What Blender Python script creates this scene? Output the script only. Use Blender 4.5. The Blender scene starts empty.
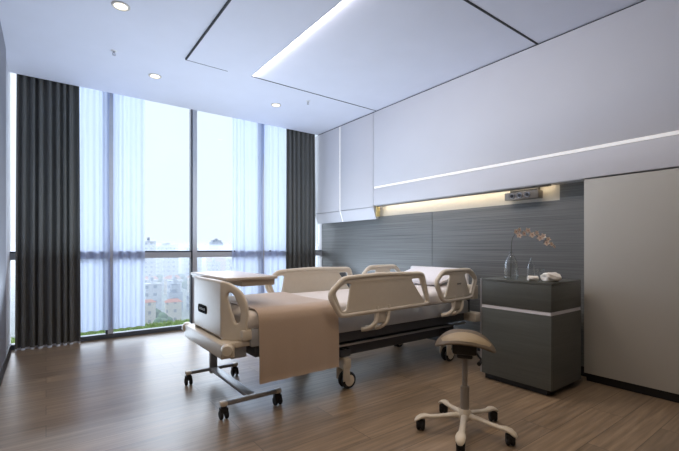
import bpy, bmesh, math, random
from mathutils import Vector, Matrix
random.seed(7)
S = bpy.context.scene
C = S.collection
PI = math.pi

# ------------------------------------------------------------------ materials
def srgb(r, g, b):
    f = lambda c: (c/255/12.92) if c/255 <= .04045 else ((c/255+.055)/1.055)**2.4
    return (f(r), f(g), f(b), 1)

def mat(name, col, rough=.5, metal=0, noise=.06, scale=30, bump=0, emit=None, estr=0, stretch=None, spec=.5, sheen=0):
    m = bpy.data.materials.new(name); m.use_nodes = True
    nt = m.node_tree; N = nt.nodes; L = nt.links
    b = N['Principled BSDF']
    b.inputs['Roughness'].default_value = rough
    b.inputs['Metallic'].default_value = metal
    b.inputs['Specular IOR Level'].default_value = spec
    b.inputs['Sheen Weight'].default_value = sheen
    tc = N.new('ShaderNodeTexCoord'); mp = N.new('ShaderNodeMapping')
    mp.inputs['Scale'].default_value = stretch or (1, 1, 1)
    L.new(tc.outputs['Object'], mp.inputs['Vector'])
    n = N.new('ShaderNodeTexNoise'); n.inputs['Scale'].default_value = scale; n.inputs['Detail'].default_value = 4
    L.new(mp.outputs['Vector'], n.inputs['Vector'])
    r = N.new('ShaderNodeValToRGB')
    lo = [max(0, c*(1-noise)) for c in col[:3]] + [1]; hi = [min(1, c*(1+noise)) for c in col[:3]] + [1]
    r.color_ramp.elements[0].color = lo; r.color_ramp.elements[1].color = hi
    r.color_ramp.elements[0].position = .3; r.color_ramp.elements[1].position = .7
    L.new(n.outputs['Fac'], r.inputs['Fac']); L.new(r.outputs['Color'], b.inputs['Base Color'])
    if bump:
        bp = N.new('ShaderNodeBump'); bp.inputs['Strength'].default_value = bump; bp.inputs['Distance'].default_value = .002
        L.new(n.outputs['Fac'], bp.inputs['Height']); L.new(bp.outputs['Normal'], b.inputs['Normal'])
    if emit:
        b.inputs['Emission Color'].default_value = emit; b.inputs['Emission Strength'].default_value = estr
    return m

def mat_floor():
    m = bpy.data.materials.new('wood_plank_floor'); m.use_nodes = True
    nt = m.node_tree; N = nt.nodes; L = nt.links; b = N['Principled BSDF']
    tc = N.new('ShaderNodeTexCoord')
    br = N.new('ShaderNodeTexBrick')
    br.offset = .37; br.inputs['Scale'].default_value = 1
    br.inputs['Brick Width'].default_value = 1.5; br.inputs['Row Height'].default_value = .19
    br.inputs['Mortar Size'].default_value = .0022; br.inputs['Mortar Smooth'].default_value = .3
    br.inputs['Color1'].default_value = (0, 0, 0, 1); br.inputs['Color2'].default_value = (1, 1, 1, 1)
    br.inputs['Mortar'].default_value = (.5, .5, .5, 1)
    L.new(tc.outputs['Object'], br.inputs['Vector'])
    mp = N.new('ShaderNodeMapping'); mp.inputs['Scale'].default_value = (.7, 13, 1)
    add = N.new('ShaderNodeVectorMath'); add.operation = 'MULTIPLY_ADD'
    add.inputs[1].default_value = (7.3, 3.1, 0)
    L.new(br.outputs['Color'], add.inputs[0]); L.new(tc.outputs['Object'], add.inputs[2])
    L.new(add.outputs['Vector'], mp.inputs['Vector'])
    n = N.new('ShaderNodeTexNoise'); n.inputs['Scale'].default_value = 3.0; n.inputs['Detail'].default_value = 5; n.inputs['Roughness'].default_value = .5; n.inputs['Distortion'].default_value = .25
    L.new(mp.outputs['Vector'], n.inputs['Vector'])
    r = N.new('ShaderNodeValToRGB'); e = r.color_ramp.elements
    e[0].position = .2; e[0].color = srgb(104, 90, 73); e[1].position = .82; e[1].color = srgb(170, 149, 124)
    x = e.new(.5); x.color = srgb(138, 120, 99)
    L.new(n.outputs['Fac'], r.inputs['Fac'])
    mx = N.new('ShaderNodeMix'); mx.data_type = 'RGBA'; mx.blend_type = 'MULTIPLY'; mx.inputs['Factor'].default_value = 1
    pr = N.new('ShaderNodeValToRGB'); pr.color_ramp.elements[0].color = (.78, .77, .77, 1); pr.color_ramp.elements[1].color = (1.08, 1.04, 1, 1)
    L.new(br.outputs['Color'], pr.inputs['Fac'])
    L.new(r.outputs['Color'], mx.inputs['A']); L.new(pr.outputs['Color'], mx.inputs['B'])
    m2 = N.new('ShaderNodeMix'); m2.data_type = 'RGBA'; m2.inputs['B'].default_value = srgb(84, 72, 60)
    L.new(br.outputs['Fac'], m2.inputs['Factor']); L.new(mx.outputs['Result'], m2.inputs['A'])
    L.new(m2.outputs['Result'], b.inputs['Base Color'])
    rr = N.new('ShaderNodeMapRange'); rr.inputs['To Min'].default_value = .30; rr.inputs['To Max'].default_value = .37; b.inputs['Specular IOR Level'].default_value = .8
    L.new(n.outputs['Fac'], rr.inputs['Value']); L.new(rr.outputs['Result'], b.inputs['Roughness'])
    bp = N.new('ShaderNodeBump'); bp.inputs['Strength'].default_value = .05; bp.inputs['Distance'].default_value = .002
    L.new(n.outputs['Fac'], bp.inputs['Height']); L.new(bp.outputs['Normal'], b.inputs['Normal'])
    return m

def mat_stria(name, c0, c1, rough=.42, scale=(1.0, .30, 85)):
    """laminate with fine horizontal striations"""
    m = bpy.data.materials.new(name); m.use_nodes = True
    nt = m.node_tree; N = nt.nodes; L = nt.links; b = N['Principled BSDF']
    tc = N.new('ShaderNodeTexCoord'); mp = N.new('ShaderNodeMapping'); mp.inputs['Scale'].default_value = scale
    L.new(tc.outputs['Object'], mp.inputs['Vector'])
    n = N.new('ShaderNodeTexNoise'); n.inputs['Scale'].default_value = 2.2; n.inputs['Detail'].default_value = 6; n.inputs['Roughness'].default_value = .6
    L.new(mp.outputs['Vector'], n.inputs['Vector'])
    r = N.new('ShaderNodeValToRGB'); e = r.color_ramp.elements
    e[0].position = .36; e[0].color = c0; e[1].position = .66; e[1].color = c1
    L.new(n.outputs['Fac'], r.inputs['Fac']); L.new(r.outputs['Color'], b.inputs['Base Color'])
    b.inputs['Roughness'].default_value = rough
    bp = N.new('ShaderNodeBump'); bp.inputs['Strength'].default_value = .3; bp.inputs['Distance'].default_value = .002
    L.new(n.outputs['Fac'], bp.inputs['Height']); L.new(bp.outputs['Normal'], b.inputs['Normal'])
    return m

def mat_glass_pane():
    m = bpy.data.materials.new('window_glass'); m.use_nodes = True
    nt = m.node_tree; N = nt.nodes; L = nt.links
    for n in list(N): N.remove(n)
    o = N.new('ShaderNodeOutputMaterial'); mx = N.new('ShaderNodeMixShader')
    t = N.new('ShaderNodeBsdfTransparent'); t.inputs['Color'].default_value = (.95, .97, .98, 1)
    g = N.new('ShaderNodeBsdfGlossy'); g.inputs['Roughness'].default_value = .02
    f = N.new('ShaderNodeFresnel'); f.inputs['IOR'].default_value = 1.35
    L.new(f.outputs[0], mx.inputs[0]); L.new(t.outputs[0], mx.inputs[1]); L.new(g.outputs[0], mx.inputs[2])
    L.new(mx.outputs[0], o.inputs['Surface'])
    return m

def mat_sheer():
    m = bpy.data.materials.new('sheer_voile'); m.use_nodes = True
    nt = m.node_tree; N = nt.nodes; L = nt.links
    for n in list(N): N.remove(n)
    o = N.new('ShaderNodeOutputMaterial')
    t = N.new('ShaderNodeBsdfTransparent'); t.inputs['Color'].default_value = (1, 1, 1, 1)
    d = N.new('ShaderNodeBsdfDiffuse'); d.inputs['Color'].default_value = (.70, .76, .93, 1)
    tl = N.new('ShaderNodeBsdfTranslucent'); tl.inputs['Color'].default_value = (.74, .82, 1, 1)
    a = N.new('ShaderNodeMixShader'); a.inputs[0].default_value = .68
    L.new(d.outputs[0], a.inputs[1]); L.new(tl.outputs[0], a.inputs[2])
    # denser where the cloth turns edge-on to the eye, as woven voile does
    lw = N.new('ShaderNodeLayerWeight'); lw.inputs['Blend'].default_value = .35
    tc = N.new('ShaderNodeTexCoord'); n = N.new('ShaderNodeTexNoise'); n.inputs['Scale'].default_value = 900
    L.new(tc.outputs['Object'], n.inputs['Vector'])
    mr = N.new('ShaderNodeMapRange'); mr.inputs['To Min'].default_value = .94; mr.inputs['To Max'].default_value = 1.0
    L.new(lw.outputs['Facing'], mr.inputs['Value'])
    ad = N.new('ShaderNodeMath'); ad.operation = 'MULTIPLY_ADD'; ad.inputs[1].default_value = .08; ad.inputs[2].default_value = -.04
    L.new(n.outputs['Fac'], ad.inputs[0])
    s = N.new('ShaderNodeMath'); s.operation = 'ADD'; s.use_clamp = True
    L.new(mr.outputs[0], s.inputs[0]); L.new(ad.outputs[0], s.inputs[1])
    b = N.new('ShaderNodeMixShader')
    L.new(s.outputs[0], b.inputs[0]); L.new(t.outputs[0], b.inputs[1]); L.new(a.outputs[0], b.inputs[2])
    L.new(b.outputs[0], o.inputs['Surface'])
    return m

def mat_bottle():
    m = bpy.data.materials.new('bottle_glass'); m.use_nodes = True
    nt = m.node_tree; N = nt.nodes; L = nt.links
    for n in list(N): N.remove(n)
    o = N.new('ShaderNodeOutputMaterial'); mx = N.new('ShaderNodeMixShader')
    t = N.new('ShaderNodeBsdfTransparent'); t.inputs['Color'].default_value = (.97, .98, .98, 1)
    g = N.new('ShaderNodeBsdfGlossy'); g.inputs['Roughness'].default_value = .04
    f = N.new('ShaderNodeLayerWeight'); f.inputs['Blend'].default_value = .32
    mr = N.new('ShaderNodeMapRange'); mr.inputs['To Min'].default_value = .03; mr.inputs['To Max'].default_value = .38
    L.new(f.outputs['Facing'], mr.inputs['Value'])
    L.new(mr.outputs[0], mx.inputs[0]); L.new(t.outputs[0], mx.inputs[1]); L.new(g.outputs[0], mx.inputs[2])
    L.new(mx.outputs[0], o.inputs['Surface'])
    return m

def mat_building(name, wall, win, sx=3.2, sz=3.1):
    m = bpy.data.materials.new(name); m.use_nodes = True
    nt = m.node_tree; N = nt.nodes; L = nt.links; b = N['Principled BSDF']; b.inputs['Roughness'].default_value = .8
    tc = N.new('ShaderNodeTexCoord'); sp = N.new('ShaderNodeSeparateXYZ'); L.new(tc.outputs['Object'], sp.inputs[0])
    a = N.new('ShaderNodeMath'); a.operation = 'ADD'; L.new(sp.outputs['X'], a.inputs[0]); L.new(sp.outputs['Y'], a.inputs[1])
    cb = N.new('ShaderNodeCombineXYZ'); L.new(a.outputs[0], cb.inputs['X']); L.new(sp.outputs['Z'], cb.inputs['Y'])
    br = N.new('ShaderNodeTexBrick'); br.offset = 0; br.inputs['Scale'].default_value = 1
    br.inputs['Brick Width'].default_value = sx; br.inputs['Row Height'].default_value = sz
    br.inputs['Mortar Size'].default_value = .95; br.inputs['Mortar Smooth'].default_value = .05
    br.inputs['Color1'].default_value = win; br.inputs['Color2'].default_value = win; br.inputs['Mortar'].default_value = wall
    L.new(cb.outputs[0], br.inputs['Vector']); L.new(br.outputs['Color'], b.inputs['Base Color'])
    return m

M = {}
M['floor'] = mat_floor()
M['ceiling'] = mat('ceiling_paint', srgb(214, 215, 226), .7, noise=.015, scale=4)
M['panel'] = mat('lavender_white_panel', srgb(205, 204, 208), .5, noise=.012, scale=3)
M['wardrobe'] = mat('warm_grey_laminate', srgb(172, 168, 158), .5, noise=.015, scale=3)
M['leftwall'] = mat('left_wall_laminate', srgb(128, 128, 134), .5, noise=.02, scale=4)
M['leftpaint'] = mat('left_wall_paint', srgb(205, 206, 212), .7, noise=.015, scale=4)
M['rear'] = mat('rear_wall_paint', srgb(150, 145, 142), .7, noise=.02, scale=4)
M['dark'] = mat('shadow_gap_dark', srgb(22, 22, 26), .6, noise=.05)
M['plinth'] = mat('plinth_black', srgb(28, 30, 34), .45, noise=.05)
M['stria'] = mat_stria('anthracite_laminate', srgb(84, 85, 84), srgb(124, 125, 123))
M['cabinet'] = mat_stria('graphite_laminate', srgb(80, 83, 79), srgb(88, 91, 87), .38, (1, 1, 20))
M['band'] = mat('pale_cove_board', srgb(196, 190, 178), .55, noise=.02)
M['alu'] = mat('brushed_aluminium', srgb(190, 190, 192), .38, .85, noise=.04, stretch=(1, 1, 20))
M['frame'] = mat('window_frame_grey', srgb(196, 200, 208), .4, .0, noise=.03)
M['framedark'] = mat('window_gasket', srgb(34, 40, 56), .5, noise=.03)
M['glass'] = mat_glass_pane()
M['sheer'] = mat_sheer()
M['drape'] = mat('charcoal_drape', srgb(94, 95, 93), .85, noise=.12, scale=260, bump=.15, sheen=.15)
M['hem'] = mat('pale_hem', srgb(214, 218, 228), .8, noise=.04)
M['ivory'] = mat('ivory_plastic', srgb(212, 203, 188), .38, noise=.02)
M['ivory_d'] = mat('ivory_plastic_panel', srgb(200, 190, 174), .42, noise=.02)
M['white_pl'] = mat('white_plastic', srgb(222, 221, 224), .4, noise=.015)
M['matt'] = mat('mattress_cover', srgb(214, 208, 204), .65, noise=.04, scale=60, bump=.1)
M['pillow'] = mat('pillow_cotton', srgb(232, 231, 236), .8, noise=.03, scale=50, bump=.15)
M['blanket'] = mat('fawn_blanket', srgb(178, 157, 138), .75, noise=.05, scale=300, bump=.15, sheen=.5)
M['deck'] = mat('bed_deck_grey', srgb(176, 178, 182), .5, noise=.03)
M['chassis'] = mat('bed_chassis_grey', srgb(74, 78, 86), .5, noise=.04)
M['steel'] = mat('satin_steel', srgb(170, 170, 174), .35, .8, noise=.03)
M['tsteel'] = mat('grey_painted_steel', srgb(150, 148, 148), .4, .3, noise=.03)
M['rubber'] = mat('black_rubber', srgb(18, 18, 20), .6, noise=.1)
M['black'] = mat('black_plastic', srgb(16, 16, 18), .4, noise=.08)
M['sill'] = mat('window_sill_grey', srgb(96, 102, 112), .4, .2, noise=.03)
M['badge'] = mat('matt_black_badge', srgb(12, 12, 14), .9, noise=.05, spec=.1)
M['tabletop'] = mat('pale_table_laminate', srgb(205, 196, 186), .35, noise=.02)
M['stoolbase'] = mat('cream_stool_enamel', srgb(214, 204, 186), .4, noise=.02)
M['stoolcol'] = mat('stool_column_grey', srgb(150, 144, 136), .4, .4, noise=.03)
M['leather'] = mat('tan_leather', srgb(98, 84, 66), .5, noise=.07, scale=90, bump=.2)
M['leather_l'] = mat('light_tan_leather', srgb(150, 132, 102), .5, noise=.05, scale=90, bump=.2)
M['warm_end'] = mat('warm_lit_end_tint', srgb(206, 186, 130), .4, .2, noise=.03)  # golden tone paints in the strip's warm light on the cabinet end
M['led_warm'] = mat('warm_led', srgb(255, 226, 176), .4, emit=(1, .86, .64, 1), estr=9)
M['glow_line'] = mat('glow_line', srgb(240, 238, 235), .4, emit=(1, .98, .95, 1), estr=.16)
M['led_cove'] = mat('cove_led', srgb(255, 245, 230), .4, emit=(1, .95, .88, 1), estr=.3)
M['lamp'] = mat('downlight_lens', srgb(255, 240, 215), .4, emit=(1, .88, .68, 1), estr=1.5)
M['ring'] = mat('downlight_ring', srgb(200, 192, 180), .4, .2, noise=.02)
M['bottle'] = mat_bottle()
M['cloth'] = mat('white_terry', srgb(226, 223, 216), .9, noise=.06, scale=120, bump=.4)
M['stem'] = mat('orchid_stem', srgb(62, 58, 44), .6, noise=.1)
M['petal'] = mat('peach_petal', srgb(212, 194, 178), .6, noise=.16, scale=60)
M['lip'] = mat('orchid_lip', srgb(150, 92, 66), .6, noise=.14, scale=60)
M['bronze'] = mat('socket_box_grey', srgb(120, 114, 106), .4, .3, noise=.04)
M['grass'] = mat('grass_blades', srgb(150, 170, 104), .8, noise=.3, scale=6)
M['soil'] = mat('terrace_soil', srgb(134, 150, 96), .9, noise=.2, scale=8)
M['cityground'] = mat('city_ground', srgb(128, 134, 128), .9, noise=.25, scale=.03)
M['treegreen'] = mat('tree_leaves', srgb(88, 112, 80), .9, noise=.3, scale=.4)
M['roofred'] = mat('clay_roof', srgb(176, 120, 100), .8, noise=.1, scale=1)
M['roofgrey'] = mat('grey_roof', srgb(150, 152, 160), .8, noise=.08, scale=1)
BM = [mat_building('pale_render_walls', srgb(198, 200, 206), srgb(140, 150, 168)),
      mat_building('brick_pink_walls', srgb(208, 168, 152), srgb(160, 136, 134)),
      mat_building('grey_concrete_walls', srgb(170, 176, 186), srgb(120, 130, 150), 4.2, 3.4),
      mat_building('cream_walls', srgb(206, 198, 184), srgb(150, 150, 154), 2.8, 3.0)]

# ------------------------------------------------------------------ geometry helpers
def smooth(bm, ang=40):
    for f in bm.faces: f.smooth = True
    for e in bm.edges:
        if len(e.link_faces) == 2 and e.calc_face_angle(0) > math.radians(ang): e.smooth = False

def obj(name, bm, m, parent=None, ang=40):
    bmesh.ops.recalc_face_normals(bm, faces=bm.faces)
    smooth(bm, ang)
    if parent is not None:
        p = parent; off = Vector(p.location)
        while p.parent is not None: p = p.parent; off += Vector(p.location)
        bm.transform(Matrix.Translation(-off))
    me = bpy.data.meshes.new(name); bm.to_mesh(me); bm.free()
    me.materials.append(m)
    o = bpy.data.objects.new(name, me); C.objects.link(o)
    if parent is not None: o.parent = parent
    return o

def tag(o, label, cat, group=None):
    o['label'] = label; o['category'] = cat
    if group: o['group'] = group
    return o

def thing(name, label, cat, loc=(0, 0, 0), group=None):
    o = bpy.data.objects.new(name, None); C.objects.link(o); o.location = loc; o.empty_display_size = .05
    return tag(o, label, cat, group)

def solo(name, bm, m, label, cat, loc=None, group=None, ang=40):
    """a thing that is one mesh; its origin goes to loc"""
    if loc is not None: bm.transform(Matrix.Translation(-Vector(loc)))
    o = obj(name, bm, m, None, ang)
    if loc is not None: o.location = loc
    return tag(o, label, cat, group)

def struct(name, bm, m, parent=None):
    o = obj(name, bm, m, parent); o['kind'] = 'structure'; return o

def nb(): return bmesh.new()

def box(bm, x0, x1, y0, y1, z0, z1, bev=0, seg=2):
    t = bmesh.new()
    bmesh.ops.create_cube(t, size=1)
    for v in t.verts:
        v.co = Vector((x0+(v.co.x+.5)*(x1-x0), y0+(v.co.y+.5)*(y1-y0), z0+(v.co.z+.5)*(z1-z0)))
    if bev: bmesh.ops.bevel(t, geom=t.edges[:], offset=bev, segments=seg, affect='EDGES', profile=.5)
    return merge(bm, t)

def merge(bm, t, mtx=None):
    if mtx is not None: t.transform(mtx)
    me = bpy.data.meshes.new('tmp'); t.to_mesh(me); t.free(); bm.from_mesh(me); bpy.data.meshes.remove(me)
    return bm

def B(*a, **k): return box(nb(), *a, **k)

def cyl(bm, p0, p1, r0, r1=None, n=20, bev=0):
    p0 = Vector(p0); p1 = Vector(p1); d = p1-p0; r1 = r0 if r1 is None else r1
    t = bmesh.new()
    bmesh.ops.create_cone(t, cap_ends=True, segments=n, radius1=r0, radius2=r1, depth=d.length)
    if bev:
        es = [e for e in t.edges if any(len(f.verts) > 4 for f in e.link_faces)]
        bmesh.ops.bevel(t, geom=es, offset=bev, segments=2, affect='EDGES')
    q = Vector((0, 0, 1)).rotation_difference(d.normalized())
    return merge(bm, t, Matrix.Translation((p0+p1)/2) @ q.to_matrix().to_4x4())

def lathe(bm, prof, c=(0, 0, 0), n=24, axis=None):
    t = bmesh.new(); rings = []
    for r, z in prof:
        rings.append([t.verts.new((r*math.cos(2*PI*k/n), r*math.sin(2*PI*k/n), z)) for k in range(n)] if r > 1e-6 else [t.verts.new((0, 0, z))])
    for a, b in zip(rings, rings[1:]):
        for k in range(n):
            k2 = (k+1) % n
            if len(a) == 1 and len(b) == 1: continue
            if len(a) == 1: t.faces.new((a[0], b[k], b[k2]))
            elif len(b) == 1: t.faces.new((a[k], b[0], a[k2]))
            else: t.faces.new((a[k], b[k], b[k2], a[k2]))
    m = Matrix.Translation(c)
    if axis is not None: m = m @ Vector((0, 0, 1)).rotation_difference(Vector(axis).normalized()).to_matrix().to_4x4()
    return merge(bm, t, m)

def curve_mesh(bm, splines, dim, bevel=0, extrude=0, offset=0, res=3, mtx=None):
    cu = bpy.data.curves.new('c', 'CURVE'); cu.dimensions = dim
    cu.bevel_depth = bevel; cu.extrude = extrude; cu.offset = offset; cu.bevel_resolution = res
    if dim == '2D': cu.fill_mode = 'BOTH'
    else: cu.fill_mode = 'FULL'; cu.use_fill_caps = True
    for pts, cyc in splines:
        s = cu.splines.new('POLY'); s.points.add(len(pts)-1)
        for p, q in zip(s.points, pts): p.co = (q[0], q[1], q[2] if len(q) > 2 else 0, 1)
        s.use_cyclic_u = cyc
    o = bpy.data.objects.new('c', cu)
    me = o.to_mesh(); t = bmesh.new(); t.from_mesh(me); o.to_mesh_clear()
    bpy.data.objects.remove(o); bpy.data.curves.remove(cu)
    bmesh.ops.remove_doubles(t, verts=t.verts, dist=1e-5)
    return merge(bm, t, mtx)

def round_poly(pts, r, n=5, cyclic=True):
    out = []; N = len(pts)
    for i in range(N):
        p = Vector(pts[i])
        if not cyclic and i in (0, N-1): out.append(p); continue
        a = Vector(pts[i-1]); b = Vector(pts[(i+1) % N])
        rr = r[i] if isinstance(r, (list, tuple)) else r
        da = (a-p); db = (b-p); ca = min(rr, da.length*.48); cb = min(rr, db.length*.48)
        p0 = p+da.normalized()*ca; p2 = p+db.normalized()*cb
        for k in range(n+1):
            t = k/n; out.append((1-t)**2*p0+2*t*(1-t)*p+t*t*p2)
    return out

def tube(bm, pts, r, cyc=False, fil=0, res=4):
    if fil: pts = round_poly(pts, fil, 5, cyc)
    return curve_mesh(bm, [(pts, cyc)], '3D', bevel=r, res=res)

def plate(bm, outline, holes, thick, bev, mtx):
    return curve_mesh(bm, [(outline, True)]+[(h, True) for h in holes], '2D', bevel=bev, extrude=thick/2-bev, offset=-bev, res=2, mtx=mtx)

XZ = lambda y: Matrix(((1, 0, 0, 0), (0, 0, -1, y), (0, 1, 0, 0), (0, 0, 0, 1)))   # plate in the XZ plane at y

def dup(root, loc, label, group=None):
    r = root.copy(); C.objects.link(r); r.location = loc; r['label'] = label
    if group: r['group'] = group
    for ch in list(root.children):
        c = ch.copy(); C.objects.link(c); c.parent = r
        for g in ch.children:
            d = g.copy(); C.objects.link(d); d.parent = c
    return r

# ------------------------------------------------------------------ photograph geometry
CAM_Z = 1.1; F = 394.6; YAW = math.radians(36.64); HOR = 247.5
def on_y(px, py, Y):           # where the sight line of a picture point meets the plane y = Y
    u = (px-339.5)/F; dx = math.sin(YAW)+math.cos(YAW)*u; dy = math.cos(YAW)-math.sin(YAW)*u
    d = Y/dy
    return (dx*d, CAM_Z-(py-HOR)/F*d)

HX, LX, WY, CH, RX, NY = 3.54, -.31, 5.53, 2.93, 3.72, -1.6
CE, PH = 5.365, 3.12     # ceiling edge at the curtain pocket, pocket height

# ------------------------------------------------------------------ room shell
struct('floor', B(LX-.3, RX+.2, NY-.2, WY+.12, -.12, 0), M['floor'])
cl = B(LX-.3, RX+.2, NY-.2, CE, CH, CH+.25); box(cl, LX-.3, RX+.2, CE, WY+.12, PH, CH+.25)
struct('ceiling', cl, M['ceiling'])
struct('wall_left', B(LX-.15, LX, NY, WY+.1, 0, PH), M['leftpaint'])
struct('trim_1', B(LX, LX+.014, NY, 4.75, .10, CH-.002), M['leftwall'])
struct('baseboard_left', B(LX, LX+.02, NY, 5.3, 0, .10), M['plinth'])
struct('wall_rear', B(LX, RX, NY-.15, NY, 0, CH), M['rear'])
struct('wall_right', B(RX, RX+.15, NY, WY+.1, 0, PH), M['panel'])
# upper panelling of the bed wall: two flush boards with the light line between them
struct('trim_2', B(HX, RX, NY, 3.995, 1.922, CH-.012, bev=.002), M['panel'])
struct('trim_3', B(HX, RX, NY, 3.995, 1.668, 1.888, bev=.002), M['panel'])
struct('trim_4', B(HX+.012, RX, NY, CE, CH-.012, CH), M['dark'])
struct('trim_5', B(HX+.02, RX, NY, 3.995, 1.888, 1.922), M['dark'])
# striated bed-head panelling in two boards with a fine seam
struct('trim_6', B(RX-.02, RX, 3.124, 5.47, .08, 1.527), M['stria'])
struct('trim_7', B(RX-.02, RX, NY, 3.118, .08, 1.527), M['stria'])
struct('trim_8', B(RX-.012, RX, 1.665, 5.47, 1.527, 1.668), M['band'])
struct('trim_15', B(RX-.014, RX, 1.4, 1.665, 1.527, 1.668), M['stria'])
struct('baseboard_right', B(RX-.03, RX, 1.4, 5.47, 0, .08), M['plinth'])
struct('trim_14', B(HX+.001, HX+.05, 1.402, 3.97, 1.662, 1.6675), M['deck'])
# ceiling: lowered board along the left of the bed bay, fine shadow gaps
struct('trim_9', B(1.092, 1.735, NY, 3.94, CH-.017, CH), M['ceiling'])
struct('trim_10', B(1.080, 1.092, NY, 3.952, CH-.017, CH), M['dark'])
struct('trim_11', B(1.080, 1.50, 3.940, 3.948, CH-.018, CH), M['dark'])
struct('trim_12', B(1.76, HX, 3.938, 3.947, CH-.004, CH), M['dark'])
struct('trim_13', B(1.76, HX, 1.775, 1.793, CH-.004, CH), M['dark'])

# ------------------------------------------------------------------ window wall
wf = nb()
box(wf, LX, RX, WY-.02, WY+.05, PH-.05, PH)
for x in (.61, 1.61, 2.61): box(wf, x-.012, x+.046, WY-.045, WY+.05, .055, PH-.05)
for a, b in ((LX, .598), (.656, 1.598), (1.656, 2.598), (2.656, RX)):
    box(wf, a, b, WY-.03, WY+.05, .965, 1.04)
w1 = struct('window_1', wf, M['frame'])
obj('sill', B(LX, RX, WY-.04, WY+.05, 0, .055, bev=.004), M['sill'], w1)
gk = nb()
for x in (.61, 1.61, 2.61): box(gk, x-.030, x-.012, WY-.035, WY+.045, .055, PH-.05)
for a, b in ((LX, .58), (.656, 1.58), (1.656, 2.58), (2.656, RX)):
    box(gk, a, b, WY-.034, WY+.045, 1.04, 1.056); box(gk, a, b, WY-.034, WY+.045, .0, .012)
obj('gasket', gk, M['framedark'], w1)
for a, b in ((LX+.05, .58), (.656, 1.58), (1.656, 2.58), (2.656, RX-.03)):
    for z0, z1 in ((.055, .965), (1.056, PH-.05)):
        obj('pane', B(a, b, WY+.015, WY+.021, z0, z1), M['glass'], w1)

# curtains
def curtain(name, x0, x1, y, z0, z1, folds, amp, m, label, cat, group, seed, flare=0, open_edge=0):
    rnd = random.Random(seed)
    n = folds*14; rows = 14
    ph = [rnd.uniform(.75, 1.25) for _ in range(folds)]; tot = sum(ph); am = [rnd.uniform(.55, 1.1) for _ in range(folds)]
    us = []
    for k in range(folds):
        for j in range(14): us.append((k, j/14))
    us.append((folds-1, 1.0))
    acc = [0]
    for p in ph: acc.append(acc[-1]+p/tot)
    t = bmesh.new(); g = []
    for r in range(rows+1):
        v = r/rows; row = []
        for k, f in us:
            s = acc[k]+(acc[k+1]-acc[k])*f
            w = 1+flare*(1-v)
            cx = (x0+x1)/2
            a = amp*am[k]*(.72+.28*(1-v))
            x = cx+(s-.5)*(x1-x0)*w + .25*a*math.sin(4*PI*f+rnd.random()*.05)
            yy = y-a*math.cos(2*PI*f)+.006*math.sin(9*s+5*v)
            row.append(t.verts.new((x, yy, z0+(z1-z0)*v)))
        g.append(row)
    for r in range(rows):
        for k in range(len(us)-1): t.faces.new((g[r][k], g[r][k+1], g[r+1][k+1], g[r+1][k]))
    e = thing(name, label, cat, ((x0+x1)/2, y, z0), group)
    hem = bmesh.new(); hg = []
    for zz in (z0-.018, z0+.004):
        hg.append([hem.verts.new((v.co.x, v.co.y-.004, zz)) for v in g[0]])
    for k in range(len(us)-1): hem.faces.new((hg[0][k], hg[0][k+1], hg[1][k+1], hg[1][k]))
    obj('cloth', t, m, e, 180)
    obj('hem', hem, M['hem'] if m is M['drape'] else m, e, 180)
    bar = nb(); box(bar, x0, x1, y-.012, y+.012, z1-.001, z1+.02); obj('track', bar, M['white_pl'], e)
    return e
DR = 'charcoal drapes'
curtain('curtain', -.25, .305, 5.412, .022, PH-.02, 8, .042, M['drape'], 'charcoal floor-length curtain at the left end of the window', 'curtain', None, 3, flare=.05)
curtain('curtain', 2.98, 3.515, 5.412, .022, PH-.02, 7, .038, M['drape'], 'charcoal floor-length curtain beside the bed wall', 'curtain', None, 5)
curtain('sheer_curtain', .27, 1.0, 5.474, .13, PH-.02, 7, .022, M['sheer'], 'white sheer curtain next to the left charcoal curtain', 'sheer curtain', None, 8)
curtain('sheer_curtain', 2.14, 3.02, 5.474, .13, PH-.02, 8, .022, M['sheer'], 'white sheer curtain beside the right charcoal curtain', 'sheer curtain', None, 11)

# ------------------------------------------------------------------ ceiling fittings
def downlight(loc, label):
    e = thing('downlight', label, 'ceiling light', loc)
    x, y, z = loc
    obj('trim_ring', lathe(nb(), [(.046, 0), (.046, -.006), (.058, -.008), (.064, -.004), (.064, 0)], loc, 32), M['ring'], e)
    obj('lens', lathe(nb(), [(0, -.004), (.03, -.0045), (.0455, -.003), (.0455, 0), (0, 0)], loc, 32), M['lamp'], e)
    return e
DL = [((.455, 3.387, CH), 'round warm downlight nearest the viewer, at the top edge of the photo'),
      ((.933, 4.553, CH), 'round downlight in front of the left sheer curtain'),
      ((2.37, 4.55, CH), 'round downlight in front of the right sheer curtain')]
d0 = downlight(*DL[0])
for l, lab in DL[1:]: dup(d0, l, lab)

def sprinkler(loc, label):
    e = thing('sprinkler', label, 'sprinkler', loc); x, y, z = loc
    obj('escutcheon', lathe(nb(), [(0, -.008), (.022, -.006), (.03, 0), (.03, .003), (0, .003)], loc, 24), M['white_pl'], e)
    obj('stem', cyl(nb(), (x, y, z-.022), (x, y, z-.006), .007), M['steel'], e)
    fr = nb()
    for s in (-1, 1): tube(fr, [(x+s*.006, y, z-.018), (x+s*.012, y, z-.028), (x, y, z-.038)], .0025)
    obj('yoke', fr, M['steel'], e)
    obj('deflector', cyl(nb(), (x, y, z-.041), (x, y, z-.038), .015, n=16), M['steel'], e)
    return e
s0 = sprinkler((.508, 4.2, CH), 'small ceiling sprinkler between the two left downlights')
dup(s0, (2.626, 4.19, CH), 'small ceiling sprinkler beside the right downlight near the bed wall')

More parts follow.
